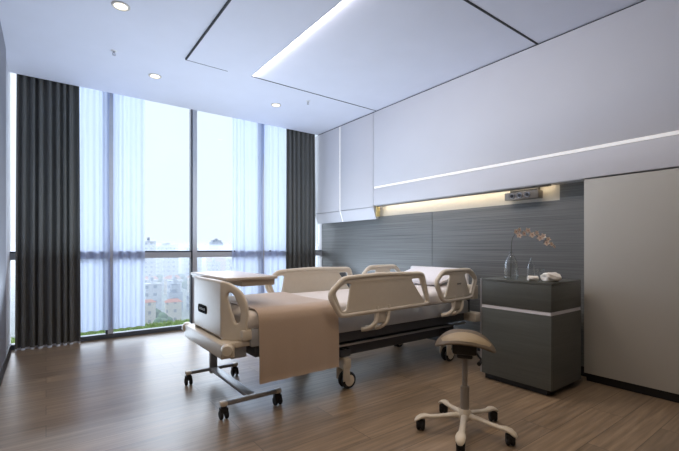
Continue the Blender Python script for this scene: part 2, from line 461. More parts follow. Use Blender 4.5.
# cove light in the side of the lowered board
e = thing('cove_light', 'concealed cove light along the ceiling board edge above the bed', 'light', (1.737, 1.2, CH-.02))
obj('diffuser', B(1.7355, 1.744, NY+.02, 3.93, CH-.016, CH-.004), M['led_cove'], e)
obj('channel', B(1.7355, 1.748, NY+.02, 3.93, CH-.0175, CH-.016), M['ceiling'], e)

# white line of the bed wall, given a weak glow of its own
e = thing('light_line', 'long white glowing line running across the bed wall panels', 'light', (HX, 1.2, 1.9))
obj('diffuser', B(HX-.001, HX+.012, NY+.01, 3.985, 1.892, 1.918), M['glow_line'], e)
obj('profile', B(HX+.012, HX+.02, NY+.01, 3.985, 1.888, 1.922), M['alu'], e)

# ------------------------------------------------------------------ wall cabinets at the window end
def wall_cab(y0, y1, label):
    e = thing('wall_cabinet', label, 'cabinet', (HX, (y0+y1)/2, 1.49))
    obj('carcass', B(HX+.02, RX, y0+.004, y1-.004, 1.648, CH-.012), M['panel'], e)
    obj('door', B(HX, HX+.02, y0+.004, y1-.004, 1.652, CH-.014, bev=.002), M['panel'], e)
    t = bmesh.new()
    sec = [(HX+.002, 1.644), (HX+.10, 1.644), (HX+.10, 1.49), (HX+.055, 1.49)]
    a = [t.verts.new((x, y0+.004, z)) for x, z in sec]; b = [t.verts.new((x, y1-.004, z)) for x, z in sec]
    t.faces.new(a); t.faces.new(b[::-1])
    for k in range(4): t.faces.new((a[k], b[k], b[(k+1) % 4], a[(k+1) % 4]))
    obj('valance', t, M['panel'], e)
    return e
wall_cab(4.0, 4.742, 'pale wall cabinet on the right of the pair at the window end')
wall_cab(4.768, 5.44, 'pale wall cabinet next to the right charcoal curtain')
e = thing('light_line', 'thin vertical light line between the two wall cabinet doors', 'light', (HX, 4.755, 1.49))
ln = B(HX+.004, HX+.03, 4.744, 4.766, 1.646, CH-.014)
obj('diffuser', ln, M['glow_line'], e)
t = bmesh.new()
sec = [(HX+.006, 1.644), (HX+.08, 1.644), (HX+.08, 1.49), (HX+.058, 1.49)]
a = [t.verts.new((x, 4.744, z)) for x, z in sec]; b = [t.verts.new((x, 4.766, z)) for x, z in sec]
t.faces.new(a); t.faces.new(b[::-1])
for k in range(4): t.faces.new((a[k], b[k], b[(k+1) % 4], a[(k+1) % 4]))
obj('lower_diffuser', t, M['glow_line'], e)

# warm strip light under the panelling
e = thing('strip_light', 'warm strip light tucked under the bed wall panelling', 'light', (3.6, 2.8, 1.668))
obj('housing', B(HX+.05, HX+.085, 1.70, 3.97, 1.650, 1.669), M['bronze'], e)
obj('diffuser', B(HX+.085, HX+.092, 1.72, 3.96, 1.652, 1.666), M['led_warm'], e)
obj('cabinet_end', B(HX+.04, HX+.10, 3.972, 3.994, 1.520, 1.666, bev=.003), M['warm_end'], e)

# socket box
sx = thing('socket_box', 'grey box with three round sockets hanging under the bed wall panelling', 'socket box', (HX+.08, 1.97, 1.56))
obj('body', B(HX+.05, HX+.14, 1.80, 2.13, 1.555, 1.628, bev=.006), M['bronze'], sx)
obj('bracket', B(HX+.1, HX+.14, 1.83, 2.10, 1.626, 1.668), M['black'], sx)
for y in (1.90, 1.975, 2.05):
    s = obj('socket', lathe(nb(), [(0, .004), (.016, .004), (.018, .0), (.023, .0), (.025, .006), (.025, -.004), (0, -.004)], (HX+.046, y, 1.592), 24, (-1, 0, 0)), M['steel'], sx)
    obj('socket_hole', cyl(nb(), (HX+.0405, y, 1.592), (HX+.0435, y, 1.592), .0155), M['black'], s)

# ------------------------------------------------------------------ tall wardrobe at right
def wardrobe(y0, y1, label):
    e = thing('wardrobe', label, 'wardrobe', (HX, (y0+y1)/2, 0))
    obj('carcass', B(HX+.02, RX-.021, y0+.002, y1, .07, 1.655), M['wardrobe'], e)
    obj('door', B(HX, HX+.02, y0+.003, y1, .075, 1.655, bev=.002), M['wardrobe'], e)
    obj('plinth', B(HX+.05, RX-.021, y0, y1, 0, .07), M['plinth'], e)
    return e
wardrobe(.30, 1.40, 'tall warm grey wardrobe door at the right edge, beside the dark cabinet')
wardrobe(NY+.02, .296, 'tall warm grey wardrobe further right, out past the first door')

# ------------------------------------------------------------------ bedside cabinet
bx0, bx1, by0, by1 = 2.945, 3.44, 1.382, 1.965
e = thing('bedside_cabinet', 'graphite bedside cabinet with a white band, between bed and wardrobe', 'cabinet', ((bx0+bx1)/2, (by0+by1)/2, 0))
obj('plinth', B(bx0+.04, bx1, by0+.05, by1-.02, 0, .05), M['plinth'], e)
obj('carcass', B(bx0+.018, bx1, by0, by1-.003, .05, .600), M['cabinet'], e)
obj('door', B(bx0, bx0+.018, by0, by1-.014, .052, .598, bev=.001), M['cabinet'], e)
obj('band', B(bx0+.003, bx1-.002, by0+.003, by1-.004, .600, .626), M['white_pl'], e)
obj('drawer', B(bx0, bx1, by0, by1-.014, .626, .822, bev=.001), M['cabinet'], e)
obj('top', B(bx0-.002, bx1+.002, by0-.002, by1-.014, .823, .842, bev=.002), M['cabinet'], e)
obj('edge_trim', B(bx0-.003, bx0+.02, by1-.013, by1, .055, .842), M['alu'], e)

# things on it
TZ = .842
def bottle(x, y, h, r, label):
    e = thing('bottle', label, 'bottle', (x, y, TZ))
    w = .0025
    out = [(0, 0), (r*.9, 0), (r, .008), (r, h*.48), (r*.93, h*.6), (r*.62, h*.78), (r*.34, h*.88), (r*.27, h*.93), (r*.27, h*.97), (r*.33, h)]
    inn = [(max(a-w, 0), b) for a, b in out[::-1][:-1]]; inn[-1] = (r*.85, .008); inn.append((0, .009))
    obj('glass_body', lathe(nb(), out+[(r*.33-w, h)]+inn[1:], (x, y, TZ), 32), M['bottle'], e)
    obj('neck_ring', lathe(nb(), [(r*.28, h*.955), (r*.38, h*.96), (r*.38, h*.985), (r*.28, h*.99)], (x, y, TZ), 24), M['bottle'], e)
    return e
bottle(3.02, 1.735, .225, .055, 'larger clear glass bottle holding the orchid stem')
bottle(3.16, 1.642, .175, .032, 'slim clear glass bottle in the middle of the cabinet top')
solo('tumbler', lathe(nb(), [(0, 0), (.028, 0), (.033, .09), (.031, .09), (.026, .006), (0, .006)], (3.16, 1.565, TZ), 28), M['bottle'],
     'small clear drinking glass behind the white rolled cloths', 'glass', (3.16, 1.565, TZ))

def roll(cx, cy, L, r, ang, seed):
    """rolled cloth lying down: spiral ends, creased side"""
    rnd = random.Random(seed); t = bmesh.new(); n = 28; m = 12; rings = []
    for k in range(m+1):
        u = k/m; s = (u-.5)*L; ring = []
        e_ = min(1, (min(u, 1-u)*m)/1.5+.72)
        for j in range(n):
            a = 2*PI*j/n
            rr = r*e_*(1+.07*math.sin(3*a+4*u+seed)+.05*math.sin(7*a-9*u)+.03*rnd.uniform(-1, 1))
            z = max(r*.86*math.sin(a)*rr/r+r*.84, .0)
            ring.append(t.verts.new((s, 1.15*rr*math.cos(a), z)))
        rings.append(ring)
    for A, Bq in zip(rings, rings[1:]):
        for j in range(n): t.faces.new((A[j], Bq[j], Bq[(j+1) % n], A[(j+1) % n]))
    for ring, d in ((rings[0], -1), (rings[-1], 1)):
        c = t.verts.new((d*(L/2-.012), 0, r*.84))
        for j in range(n): t.faces.new((ring[j], ring[(j+1) % n], c))
    bmesh.ops.subdivide_edges(t, edges=t.edges[:], cuts=1, use_grid_fill=True, smooth=.4)
    return merge(nb(), t, Matrix.Translation((cx, cy, TZ)) @ Matrix.Rotation(ang, 4, 'Z'))
ya = -math.radians(36.6)
solo('rolled_cloth', roll(3.045, 1.432, .125, .040, ya+.25, 1), M['cloth'], 'larger white rolled cloth at the right front corner of the cabinet top', 'cloth', (3.045, 1.432, TZ), ang=80)
solo('rolled_cloth', roll(3.00, 1.545, .075, .024, ya-.15, 4), M['cloth'], 'smaller white rolled cloth just left of the larger roll', 'cloth', (3.00, 1.545, TZ), ang=80)

# orchid spray, standing in the larger bottle
ox, oy = 3.02, 1.735
o_e = thing('orchid', 'peach orchid spray arching to the right out of the larger bottle', 'flower', (ox, oy, TZ+.012))
rt = Vector((math.cos(YAW), -math.sin(YAW), 0)); fw = Vector((math.sin(YAW), math.cos(YAW), 0))
def op(r, z, f=0): return Vector((ox, oy, TZ))+rt*r+fw*f+Vector((0, 0, z))
stem = [op(-.004, .014), op(0, .10), op(.002, .22), op(.004, .30), op(.02, .355), op(.06, .385), op(.12, .385), op(.19, .365), op(.26, .325), op(.33, .27)]
obj('stem', tube(nb(), stem, .0022, fil=.05), M['stem'], o_e)
def blossom(p, size, ang, tilt):
    t = bmesh.new()
    for k in range(5):
        a = 2*PI*k/5+ang; w = size*(.78 if k % 2 else .6); ln_ = size*(.95 if k % 2 else 1.05)
        pts = []
        for s in range(7):
            q = s/6; wd = w*math.sin(PI*min(1, q*.95+.05))**.7*.5
            pts.append((q*ln_, wd, .16*size*q*q))
        L_ = [t.verts.new((x, y, z)) for x, y, z in pts]; R_ = [t.verts.new((x, -y, z)) for x, y, z in pts]
        Mi = [t.verts.new((x, 0, z-.05*size)) for x, y, z in pts]
        mr = Matrix.Rotation(a, 4, 'Z')
        for v in L_+R_+Mi: v.co = mr @ v.co
        for s in range(6):
            t.faces.new((L_[s], L_[s+1], Mi[s+1], Mi[s])); t.faces.new((Mi[s], Mi[s+1], R_[s+1], R_[s]))
    nrm = (-fw*.9+Vector((0, 0, .1))+rt*tilt).normalized()
    m = Matrix.Translation(p) @ Vector((0, 0, 1)).rotation_difference(nrm).to_matrix().to_4x4()
    b = obj('blossom', merge(nb(), t, m), M['petal'], o_e, 80)
    obj('lip', lathe(nb(), [(0, 0), (size*.16, size*.02), (size*.2, size*.14), (size*.1, size*.26), (0, size*.28)], p+nrm*.001, 10, nrm), M['lip'], b)
rnd = random.Random(5)
for (r, z, sz) in ((.035, .385, .034), (.065, .40, .030), (.095, .37, .036), (.062, .355, .032), (.13, .395, .034), (.165, .36, .036),
                   (.20, .375, .030), (.225, .335, .036), (.255, .35, .032), (.285, .295, .034), (.30, .325, .028), (.325, .285, .028), (.34, .265, .020)):
    blossom(op(r, z, -.012+rnd.uniform(-.012, .008)), sz*.74, rnd.uniform(0, 6), rnd.uniform(-.5, .5))

# ------------------------------------------------------------------ hospital bed
bed = thing('hospital_bed', 'ivory hospital bed with raised side rails, its head against the wall', 'bed', (2.2, 2.79, 0))
CY = 2.79; RN, RF = 2.285, 3.295
# foot board
fb = obj('foot_board', B(.905, .942, 2.50, 3.08, .512, .882, bev=.016, seg=4), M['ivory'], bed)
def wing(side):
    p0 = Vector((.922, CY-side*.272, 0)); p1 = Vector((1.045, CY-side*.40, 0))
    d = (p1-p0); L = d.length; d.normalize()
    nrm = d.cross(Vector((0, 0, 1)))
    m = Matrix.Translation(p0) @ Matrix((d, Vector((0, 0, 1)), nrm)).transposed().to_4x4()
    T = lambda pts: [(a*L, z) for a, z in pts]
    out = round_poly([Vector(q) for q in T([(-.02, .495), (-.02, .882), (.30, .872), (.78, .815), (1, .735), (1, .495)])], [.01, .012, .05, .05, .06, .02], 6)
    hole = round_poly([Vector(q) for q in T([(.20, .775), (.26, .812), (.46, .80), (.74, .695), (.70, .615), (.52, .605)])], .025, 5)
    w = obj('grip_wing', plate(nb(), out, [hole], .036, .012, m), M['ivory'], fb)
wing(1); wing(-1)
YZ = Matrix(((0, 0, 1, .9035), (1, 0, 0, 0), (0, 1, 0, 0), (0, 0, 0, 1)))
bd = obj('badge', plate(nb(), round_poly([Vector(q) for q in ((2.775, .630), (2.965, .630), (2.965, .688), (2.775, .688))], .024, 6), [], .006, .002, YZ), M['badge'], fb); bd['label'] = 'black badge with white lettering'
bt = nb()
for k, (a, w, z0, z1) in enumerate(((2.81, .010, .653, .667), (2.83, .012, .653, .664), (2.852, .010, .653, .664), (2.872, .012, .653, .667), (2.894, .010, .653, .664), (2.914, .014, .653, .666))):
    box(bt, .8993, .9007, a, a+w, z0, z0+.002); box(bt, .8993, .9007, a, a+.002, z0, z1); box(bt, .8993, .9007, a, a+w, z1-.002, z1)
obj('lettering', bt, M['white_pl'], bd)
# bumper bar under the foot board
fbar = obj('foot_bumper', B(.865, .955, 2.385, 3.195, .405, .500, bev=.009, seg=3), M['ivory'], bed)
for y in (2.36, 3.22):
    obj('roller_bumper', lathe(nb(), [(0, -.045), (.030, -.043), (.036, -.03), (.037, 0), (.036, .03), (.030, .043), (0, .045)], (.893, y, .472), 28, (.35, 1, 0)), M['ivory'], fbar)
obj('bumper_shelf', B(.955, 1.08, 2.40, 3.18, .46, .498, bev=.01), M['ivory'], fbar)
obj('bumper_bracket', B(.955, 1.06, 2.45, 3.13, .38, .46, bev=.006), M['deck'], fbar)
# deck, mattress
obj('deck', B(1.06, 3.36, 2.375, 3.205, .455, .575, bev=.012), M['deck'], bed)
obj('deck_frame', B(1.10, 3.34, 2.41, 3.17, .375, .455, bev=.008), M['chassis'], bed)
obj('deck_end', B(1.0, 1.11, 2.378, 3.202, .50, .572, bev=.015), M['ivory'], bed)
def mattress():
    t = bmesh.new(); nx, ny = 46, 16; x0, x1, y0, y1 = 1.03, 3.37, 2.372, 3.208
    top = []
    def hz(u): return .680+.07*max(0, (u-.72)/.28)**1.4
    sec = []
    r = .04
    for k in range(7): a = PI+PI/2*(k/6); sec.append((y0+r+r*math.cos(a), 'b', r+r*math.sin(a)))
    prof = []
    n = 6
    for k in range(n+1): a = -PI/2-PI/2*k/n; prof.append((y0+r+r*math.cos(a), 'b', r*(1+math.sin(a))))
    for k in range(n+1): a = PI-PI/2*k/n; prof.append((y0+r+r*math.cos(a), 't', r*(1-math.sin(a))))
    for k in range(1, 6): prof.append((y0+r+(y1-y0-2*r)*k/6, 't', -.006*math.sin(PI*k/6)))
    for k in range(n+1): a = PI/2-PI/2*k/n; prof.append((y1-r+r*math.cos(a), 't', r*(1-math.sin(a))))
    for k in range(n+1): a = 0-PI/2*k/n; prof.append((y1-r+r*math.cos(a), 'b', r*(1+math.sin(a))))
    rings = []
    for i in range(nx+1):
        u = i/nx; x = x0+(x1-x0)*u
        e_ = min(u, 1-u)*(x1-x0); k = 1-.035*max(0, 1-e_/.05)**2
        zt = hz(u)-.03*max(0, 1-e_/.05)**2; zb = .565
        rings.append([t.verts.new((x, CY+(y-CY)*k, (zt-d) if w == 't' else (zb+d))) for y, w, d in prof])
    for A, Bq in zip(rings, rings[1:]):
        m = len(A)
        for j in range(m): t.faces.new((A[j], Bq[j], Bq[(j+1) % m], A[(j+1) % m]))
    t.faces.new(rings[0]); t.faces.new(rings[-1][::-1])
    return t
obj('mattress', mattress(), M['matt'], bed, 60)
# head board
hb = obj('head_board', B(3.425, 3.475, 2.44, 3.225, .52, .885, bev=.022, seg=4), M['white_pl'], bed)
obj('head_frame', B(3.385, 3.47, 2.335, 3.245, .585, .725, bev=.012), M['ivory_d'], hb)
obj('head_bumper', B(3.40, 3.52, 2.32, 3.26, .36, .45, bev=.015), M['ivory_d'], hb)
for y in (2.42, 3.12): obj('head_post', B(3.41, 3.45, y, y+.04, .37, .60, bev=.006), M['chassis'], hb)
# side rails
def P(*pts): return [Vector(on_y(px, py, RN)) for px, py in pts]
foot_out = P((328, 295), (342, 278.6), (347, 277.3), (379, 273.6), (420, 272.7), (423, 274), (428.7, 303), (426, 304.5), (341.5, 317), (338, 315))
foot_holes = [P((335, 293), (342.5, 284.6), (350.5, 283.2), (346.5, 309.5), (342, 312)), P((410.5, 279), (419, 278), (425.8, 300.8), (424, 301.5))]
head_out = P((435, 282.5), (442, 271.6), (446, 270.3), (468, 269), (470.5, 270), (476, 278.3), (471.2, 297.2), (468, 298.6), (445, 302), (441.5, 300.2))
head_holes = [P((438.3, 282.3), (442.2, 275.8), (450, 274.8), (444.6, 297), (442.8, 296.4)), P((464, 274), (468.6, 273.1), (473.2, 279), (470.2, 292.4), (468.9, 293))]
def rail(name_label, out, holes, y, badge=None, sgn=-1):
    o_ = round_poly(out, [.05, .05, .03, .05, .03, .03, .03, .03, .04, .04], 5)
    hs = [round_poly(h, .022, 4) for h in holes]
    r = obj('side_rail', plate(nb(), o_, hs, .022, .009, XZ(y)), M['ivory_d'], bed)
    cen = sum(out, Vector((0, 0)))/len(out)
    loop = [Vector((p.x+(cen.x-p.x)*.012, y, p.y+(cen.y-p.y)*.05)) for p in o_]
    obj('grip_tube', tube(nb(), loop, .0185, True, res=5), M['ivory'], r)
    xm = cen.x; zb = min(p.y for p in out)
    inn = 1 if sgn < 0 else -1
    for dx in (-.062, .062):
        arm = [Vector((xm+dx+.02, y, zb+.05)), Vector((xm+dx+.02, y, zb-.04)), Vector((xm+dx+.005, y, zb-.085)), Vector((xm+dx-.035, y+inn*.03, zb-.125)), Vector((xm+dx-.07, y+inn*.075, zb-.135))]
        obj('rail_arm', tube(nb(), arm, .017, fil=.05), M['ivory'], r)
    obj('rail_bracket', B(xm-.045, xm+.055, y-.012+inn*.01, y+.02+inn*.01, zb-.085, zb+.015, bev=.006), M['ivory_d'], r)
    obj('rail_latch', B(xm-.10, xm+.06, min(y+inn*.055, y+inn*.10), max(y+inn*.055, y+inn*.10), zb-.15, zb-.11, bev=.006), M['deck'], r)
    if badge:
        b_ = obj('badge', B(badge[0]-.034, badge[0]+.034, y-.0135, y-.010, badge[1]-.010, badge[1]+.010, bev=.001), M['ivory'], r)
        b2 = nb()
        for k in range(6):
            xx = badge[0]-.030+k*.0105
            box(b2, xx, xx+.008, y-.0145, y-.0133, badge[1]-.007, badge[1]-.0035); box(b2, xx, xx+.004, y-.0145, y-.0133, badge[1]-.007, badge[1]+.008)
            if k % 2: box(b2, xx, xx+.008, y-.0145, y-.0133, badge[1]+.0035, badge[1]+.006)
        obj('lettering', b2, M['black'], r)
    return r
bpx = on_y(458, 283.5, RN)
rail('near foot', foot_out, foot_holes, RN)
rail('near head', head_out, head_holes, RN, bpx)
rail('far foot', foot_out, foot_holes, RF, sgn=1)
rail('far head', head_out, head_holes, RF, sgn=1)
# undercarriage
obj('chassis', B(1.62, 3.30, 2.50, 3.08, .235, .325, bev=.012), M['chassis'], bed)
obj('chassis_rail', B(1.50, 3.34, 2.395, 2.42, .345, .358), M['alu'], bed)
for x in (2.0, 2.95):
    t = nb()
    for y in (2.60, 2.98):
        tube(t, [(x-.14, y, .29), (x+.10, y, .40)], .02)
    box(t, x-.02, x+.12, 2.60, 2.98, .33, .385, bev=.008)
    obj('lift_column', t, M['chassis'], bed)
def bed_caster(x, y, ang):
    k = obj('caster', B(x-.036, x+.036, y-.05, y+.05, .155, .245, bev=.018, seg=3), M['ivory_d'], bed)
    wx, wy = x-.02+.045, y
    for s in (-1, 1):
        obj('fork_arm', B(x-.045, x+.02, y+s*.043-.005, y+s*.043+.005, .07, .20, bev=.004), M['ivory_d'], k)
    for s in (-1, 1):
        obj('tyre', lathe(nb(), [(.030, -.013), (.055, -.013), (.064, -.007), (.066, 0), (.064, .007), (.055, .013), (.030, .013)], (wx, y+s*.024, .066), 32, (0, 1, 0)), M['rubber'], k)
        obj('wheel_cover', lathe(nb(), [(0, s*.017), (.03, s*.016), (.048, s*.012), (.05, -s*.008), (0, -s*.008)], (wx, y+s*.024, .066), 28, (0, 1, 0)), M['ivory'], k)
    obj('stem', cyl(nb(), (x, y, .24), (x, y, .31), .018), M['steel'], k)
    t = B(x-.05, x+.05, min(y, CY)-.02, max(y, CY)+.02, .25, .31, bev=.008)
    obj('mount', t, M['chassis'], k)
for x in (1.87, 3.11):
    for y in (2.45, 3.13): bed_caster(x, y, 0)

# blanket (a thing of its own, draped over the foot of the mattress)
def blanket():
    path = [(3.222, .545), (3.224, .60), (3.221, .64), (3.205, .677), (3.175, .692), (3.10, .6915), (2.95, .687), (2.79, .685), (2.63, .687), (2.47, .6915), (2.405, .692), (2.372, .682), (2.350, .660), (2.343, .62)]
    z = .60
    while z > .23: path.append((2.341-.006*math.sin((.6-z)*8), z)); z -= .03
    path.append((2.336, .226))
    path = [Vector(p) for p in path]
    t = bmesh.new(); nx = 26; x0, x1 = 1.095, 1.725
    def surf(off):
        g = []
        for i, p in enumerate(path):
            a = path[max(0, i-1)]; b = path[min(len(path)-1, i+1)]; tg = (b-a).normalized(); nr = Vector((tg.y, -tg.x))
            if nr.y < 0 and abs(tg.x) > .5: nr = -nr
            row = []
            drop = max(0, .62-p.y) if p.x < 2.6 else 0
            for k in range(nx+1):
                u = k/nx
                wv = .007*drop/.4*math.sin(u*13+1.2)+.003*drop*math.sin(u*31)
                x = x0+(x1-x0)*u+.012*drop*(1-2*u)*0
                y = p.x + (-off if (p.x < 2.45 and abs(tg.y) > .5) else off if abs(tg.y) > .5 else 0) - abs(wv)
                zz = p.y + (off if abs(tg.y) <= .5 else 0)
                row.append(t.verts.new((x, y, zz)))
            g.append(row)
        return g
    A = surf(0); Bq = surf(.007)
    R = len(path)
    for r in range(R-1):
        for k in range(nx):
            t.faces.new((A[r][k], A[r+1][k], A[r+1][k+1], A[r][k+1])); t.faces.new((Bq[r][k], Bq[r][k+1], Bq[r+1][k+1], Bq[r+1][k]))
    for r in range(R-1):
        for k in (0, nx): t.faces.new((A[r][k], A[r+1][k], Bq[r+1][k], Bq[r][k]))
    for k in range(nx):
        for r in (0, R-1): t.faces.new((A[r][k], A[r][k+1], Bq[r][k+1], Bq[r][k]))
    return t
solo('blanket', blanket(), M['blanket'], 'fawn blanket draped over the foot of the bed, hanging down the near side', 'blanket', (1.41, 2.79, .69), ang=70)

# pillow
def pillow():
    t = bmesh.new(); n = 22; m = 16; LX_, LY_, H = .38, .66, .062
    gs = []
    for s in (1, -1):
        g = []
        for i in range(n+1):
            row = []
            for j in range(m+1):
                a = 2*i/n-1; b = 2*j/m-1
                k = max(0, (1-abs(a)**3))**.5*max(0, (1-abs(b)**3))**.5
                pin = 1-.06*(abs(a)**2*abs(b)**2)
                row.append(t.verts.new((b*LX_/2*pin*(1-.03*abs(a)), a*LY_/2*pin, s*H*k*(1+.05*math.sin(5*a+3*b)))))
            g.append(row)
        gs.append(g)
    for g in gs:
        for i in range(n):
            for j in range(m): t.faces.new((g[i][j], g[i+1][j], g[i+1][j+1], g[i][j+1]))
    bmesh.ops.remove_doubles(t, verts=t.verts, dist=1e-4)
    return merge(nb(), t, Matrix.Translation((3.215, 2.80, .805)) @ Matrix.Rotation(-math.radians(16), 4, 'Y'))
solo('pillow', pillow(), M['pillow'], 'white pillow propped against the head board of the bed', 'pillow', (3.235, 2.80, .75), ang=80)

# ------------------------------------------------------------------ overbed table
tb = thing('overbed_table', 'pale overbed table on a wheeled steel base, straddling the foot of the bed', 'table', (1.11, 2.87, 0))
obj('table_top', B(.952, 1.335, 2.535, 3.33, .876, .897, bev=.006, seg=3), M['tabletop'], tb)
obj('apron', B(1.07, 1.325, 2.56, 3.31, .832, .876, bev=.006), M['ivory_d'], tb)
obj('end_lip', B(.962, 1.05, 3.22, 3.325, .858, .876, bev=.004), M['tabletop'], tb)
cb_ = nb(); box(cb_, 1.085, 1.145, 3.235, 3.275, .06, .60, bev=.008); obj('column', cb_, M['tsteel'], tb)
cb_ = nb(); box(cb_, 1.092, 1.138, 3.240, 3.270, .60, .835, bev=.006); obj('inner_column', cb_, M['steel'], tb)
for y in (3.255, 2.475):
    f = obj('foot_bar', B(.895, 1.325, y-.022, y+.022, .085, .112, bev=.008), M['tsteel'], tb)
    for x in (.915, 1.30):
        obj('bar_cap', B(x-.024, x+.024, y-.0235, y+.0235, .084, .1135, bev=.009), M['ivory'], f)
        cs = nb()
        cyl(cs, (x, y, .07), (x, y, .085), .02, n=16)
        box(cs, x-.025, x+.025, y-.022, y+.022, .040, .074, bev=.005)
        for s in (-1, 1): cyl(cs, (x+s*.010, y, .030), (x+s*.026, y, .030), .030, n=24, bev=.003)
        obj('caster', cs, M['rubber'], f)
obj('cross_bar', B(1.082, 1.148, 2.49, 3.24, .084, .110, bev=.008), M['tsteel'], tb)

# ------------------------------------------------------------------ saddle stool
SX, SY = 2.008, 1.445
st = thing('stool', 'tan saddle stool on a cream five-star wheeled base', 'stool', (SX, SY, 0))
for k in range(5):
    a = math.radians(67+72*k); c, s = math.cos(a), math.sin(a)
    t = bmesh.new(); prof = [(.03, .100, .020, .016), (.08, .098, .019, .014), (.15, .088, .017, .012), (.205, .084, .018, .012), (.235, .088, .024, .013), (.262, .082, .028, .013), (.285, .068, .024, .011), (.296, .058, .014, .006)]
    rings = []
    for r, z, w, h in prof:
        ring = []
        for j in range(12):
            b = 2*PI*j/12; yy = w*math.cos(b); zz = z+h*math.sin(b)
            ring.append(t.verts.new((SX+r*c-yy*s, SY+r*s+yy*c, zz)))
        rings.append(ring)
    for A, Bq in zip(rings, rings[1:]):
        for j in range(12): t.faces.new((A[j], Bq[j], Bq[(j+1) % 12], A[(j+1) % 12]))
    t.faces.new(rings[0]); t.faces.new(rings[-1][::-1])
    lg = obj('leg', t, M['stoolbase'], st, 60)
    px_, py_ = SX+.262*c, SY+.262*s
    cs = nb(); cyl(cs, (px_, py_, .052), (px_, py_, .078), .009, n=14)
    tx, ty = -s, c
    q = -.95+.12*(k-2); ax = Vector((math.cos(q), math.sin(q), 0)); off = Vector((-ax.y, ax.x, 0))*.008
    for sg in (-1, 1):
        p = Vector((px_, py_, .028))+off
        cyl(cs, p+ax*sg*.005, p+ax*sg*.022, .028, n=24, bev=.004)
    cyl(cs, Vector((px_, py_, .030))+off-ax*.008, Vector((px_, py_, .030))+off+ax*.008, .022, n=18)
    hd = box(nb(), -.024, .024, -.024, .020, .032, .062, bev=.006)
    merge(cs, hd, Matrix.Translation((px_+off.x, py_+off.y, 0)) @ Matrix.Rotation(q, 4, 'Z'))
    obj('caster', cs, M['rubber'], lg)
obj('hub', lathe(nb(), [(0, .075), (.036, .078), (.040, .095), (.036, .125), (.026, .14), (0, .14)], (SX, SY, 0), 28), M['stoolbase'], st)
obj('lower_column', cyl(nb(), (SX, SY, .13), (SX, SY, .275), .026, n=28, bev=.004), M['stoolcol'], st)
obj('upper_column', cyl(nb(), (SX, SY, .27), (SX, SY, .50), .0155, n=24), M['stoolcol'], st)
mech = nb(); box(mech, SX-.085, SX+.085, SY-.07, SY+.07, .475, .572, bev=.015)
box(mech, SX-.05, SX+.05, SY-.045, SY+.045, .445, .48, bev=.01)
mech.transform(Matrix.Translation((SX, SY, 0)) @ Matrix.Rotation(.6, 4, 'Z') @ Matrix.Translation((-SX, -SY, 0)))
mo = obj('mechanism', mech, M['black'], st)
lv = nb(); tube(lv, [(SX+.03, SY-.05, .485), (SX-.06, SY-.15, .475), (SX-.10, SY-.17, .47)], .006); cyl(lv, (SX-.10, SY-.17, .47), (SX-.125, SY-.18, .468), .011, n=14)
obj('lever', lv, M['black'], mo)
# saddle: local a = across (picture right), b = front-to-back (away from the viewer)
va = math.radians(54.2); sr = Vector((math.sin(va+PI/2), math.cos(va+PI/2), 0)); sf = Vector((math.sin(va), math.cos(va), 0))
def saddle_pt(rad, th, under=0, lift=0):
    a = rad*math.cos(th); b = rad*math.sin(th)
    w = .172*(1+.05*b); l = .15
    x = a*w; y = b*l
    z = .598-.076*abs(a)**2.1-.008*a-.018*b*b*(1-abs(a)*.6)-.016*max(0, -b)**2+.012*max(0, b)*abs(a)
    return x, y, z+lift
def seat(th=.012):
    t = bmesh.new(); nr, na = 12, 48
    top = [[None]*na for _ in range(nr+1)]; rings = []
    for i in range(1, nr+1):
        rr = i/nr; ring = []
        for j in range(na):
            q = 2*PI*j/na; x, y, z = saddle_pt(rr*(1+.05*math.cos(3*q+PI/2)), q)
            z -= .010*max(0, (rr-.8)/.2)**2
            ring.append(t.verts.new(Vector((SX, SY, z))+sr*x+sf*y))
        rings.append(ring)
    for rr, dz in ((1.012, .008), (1.0, .014), (.95, .016), (.8, th), (.4, th+.004)):
        ring = []
        for j in range(na):
            q = 2*PI*j/na; x, y, z = saddle_pt(rr*(1+.05*math.cos(3*q+PI/2)), q)
            ring.append(t.verts.new(Vector((SX, SY, z-dz-.006))+sr*x+sf*y))
        rings.append(ring)
    c0 = t.verts.new((SX, SY, .600)); c1 = t.verts.new((SX, SY, .60-th-.02))
    for j in range(na):
        j2 = (j+1) % na
        t.faces.new((c0, rings[0][j], rings[0][j2])); t.faces.new((c1, rings[-1][j2], rings[-1][j]))
        for A, Bq in zip(rings, rings[1:]): t.faces.new((A[j], Bq[j], Bq[j2], A[j2]))
    return t
so = obj('seat', seat(), M['leather'], st, 60)
# lighter front pad stitched onto the saddle
t = bmesh.new(); g = []
for i in range(11):
    row = []
    for j in range(25):
        a = -.80+1.66*j/24; b0 = -.90*math.sqrt(max(0, 1-(a*.98)**2)); b1 = -.12+.10*a
        b = b0+(b1-b0)*i/10 if b0 < b1 else b1
        rad = math.hypot(a, b); q = math.atan2(b, a)
        x, y, z = saddle_pt(rad, q)
        e_ = min(i, 10-i, j*.8, (24-j)*.8); z += .0005+.004*min(1, e_/1.5)-.010*max(0, (rad-.8)/.2)**2
        row.append(t.verts.new(Vector((SX, SY, z))+sr*x+sf*y))
    g.append(row)
for i in range(10):
    for j in range(24): t.faces.new((g[i][j], g[i][j+1], g[i+1][j+1], g[i+1][j]))
pad = obj('seat_pad', t, M['leather_l'], so, 80); pad['label'] = 'lighter tan leather pad'

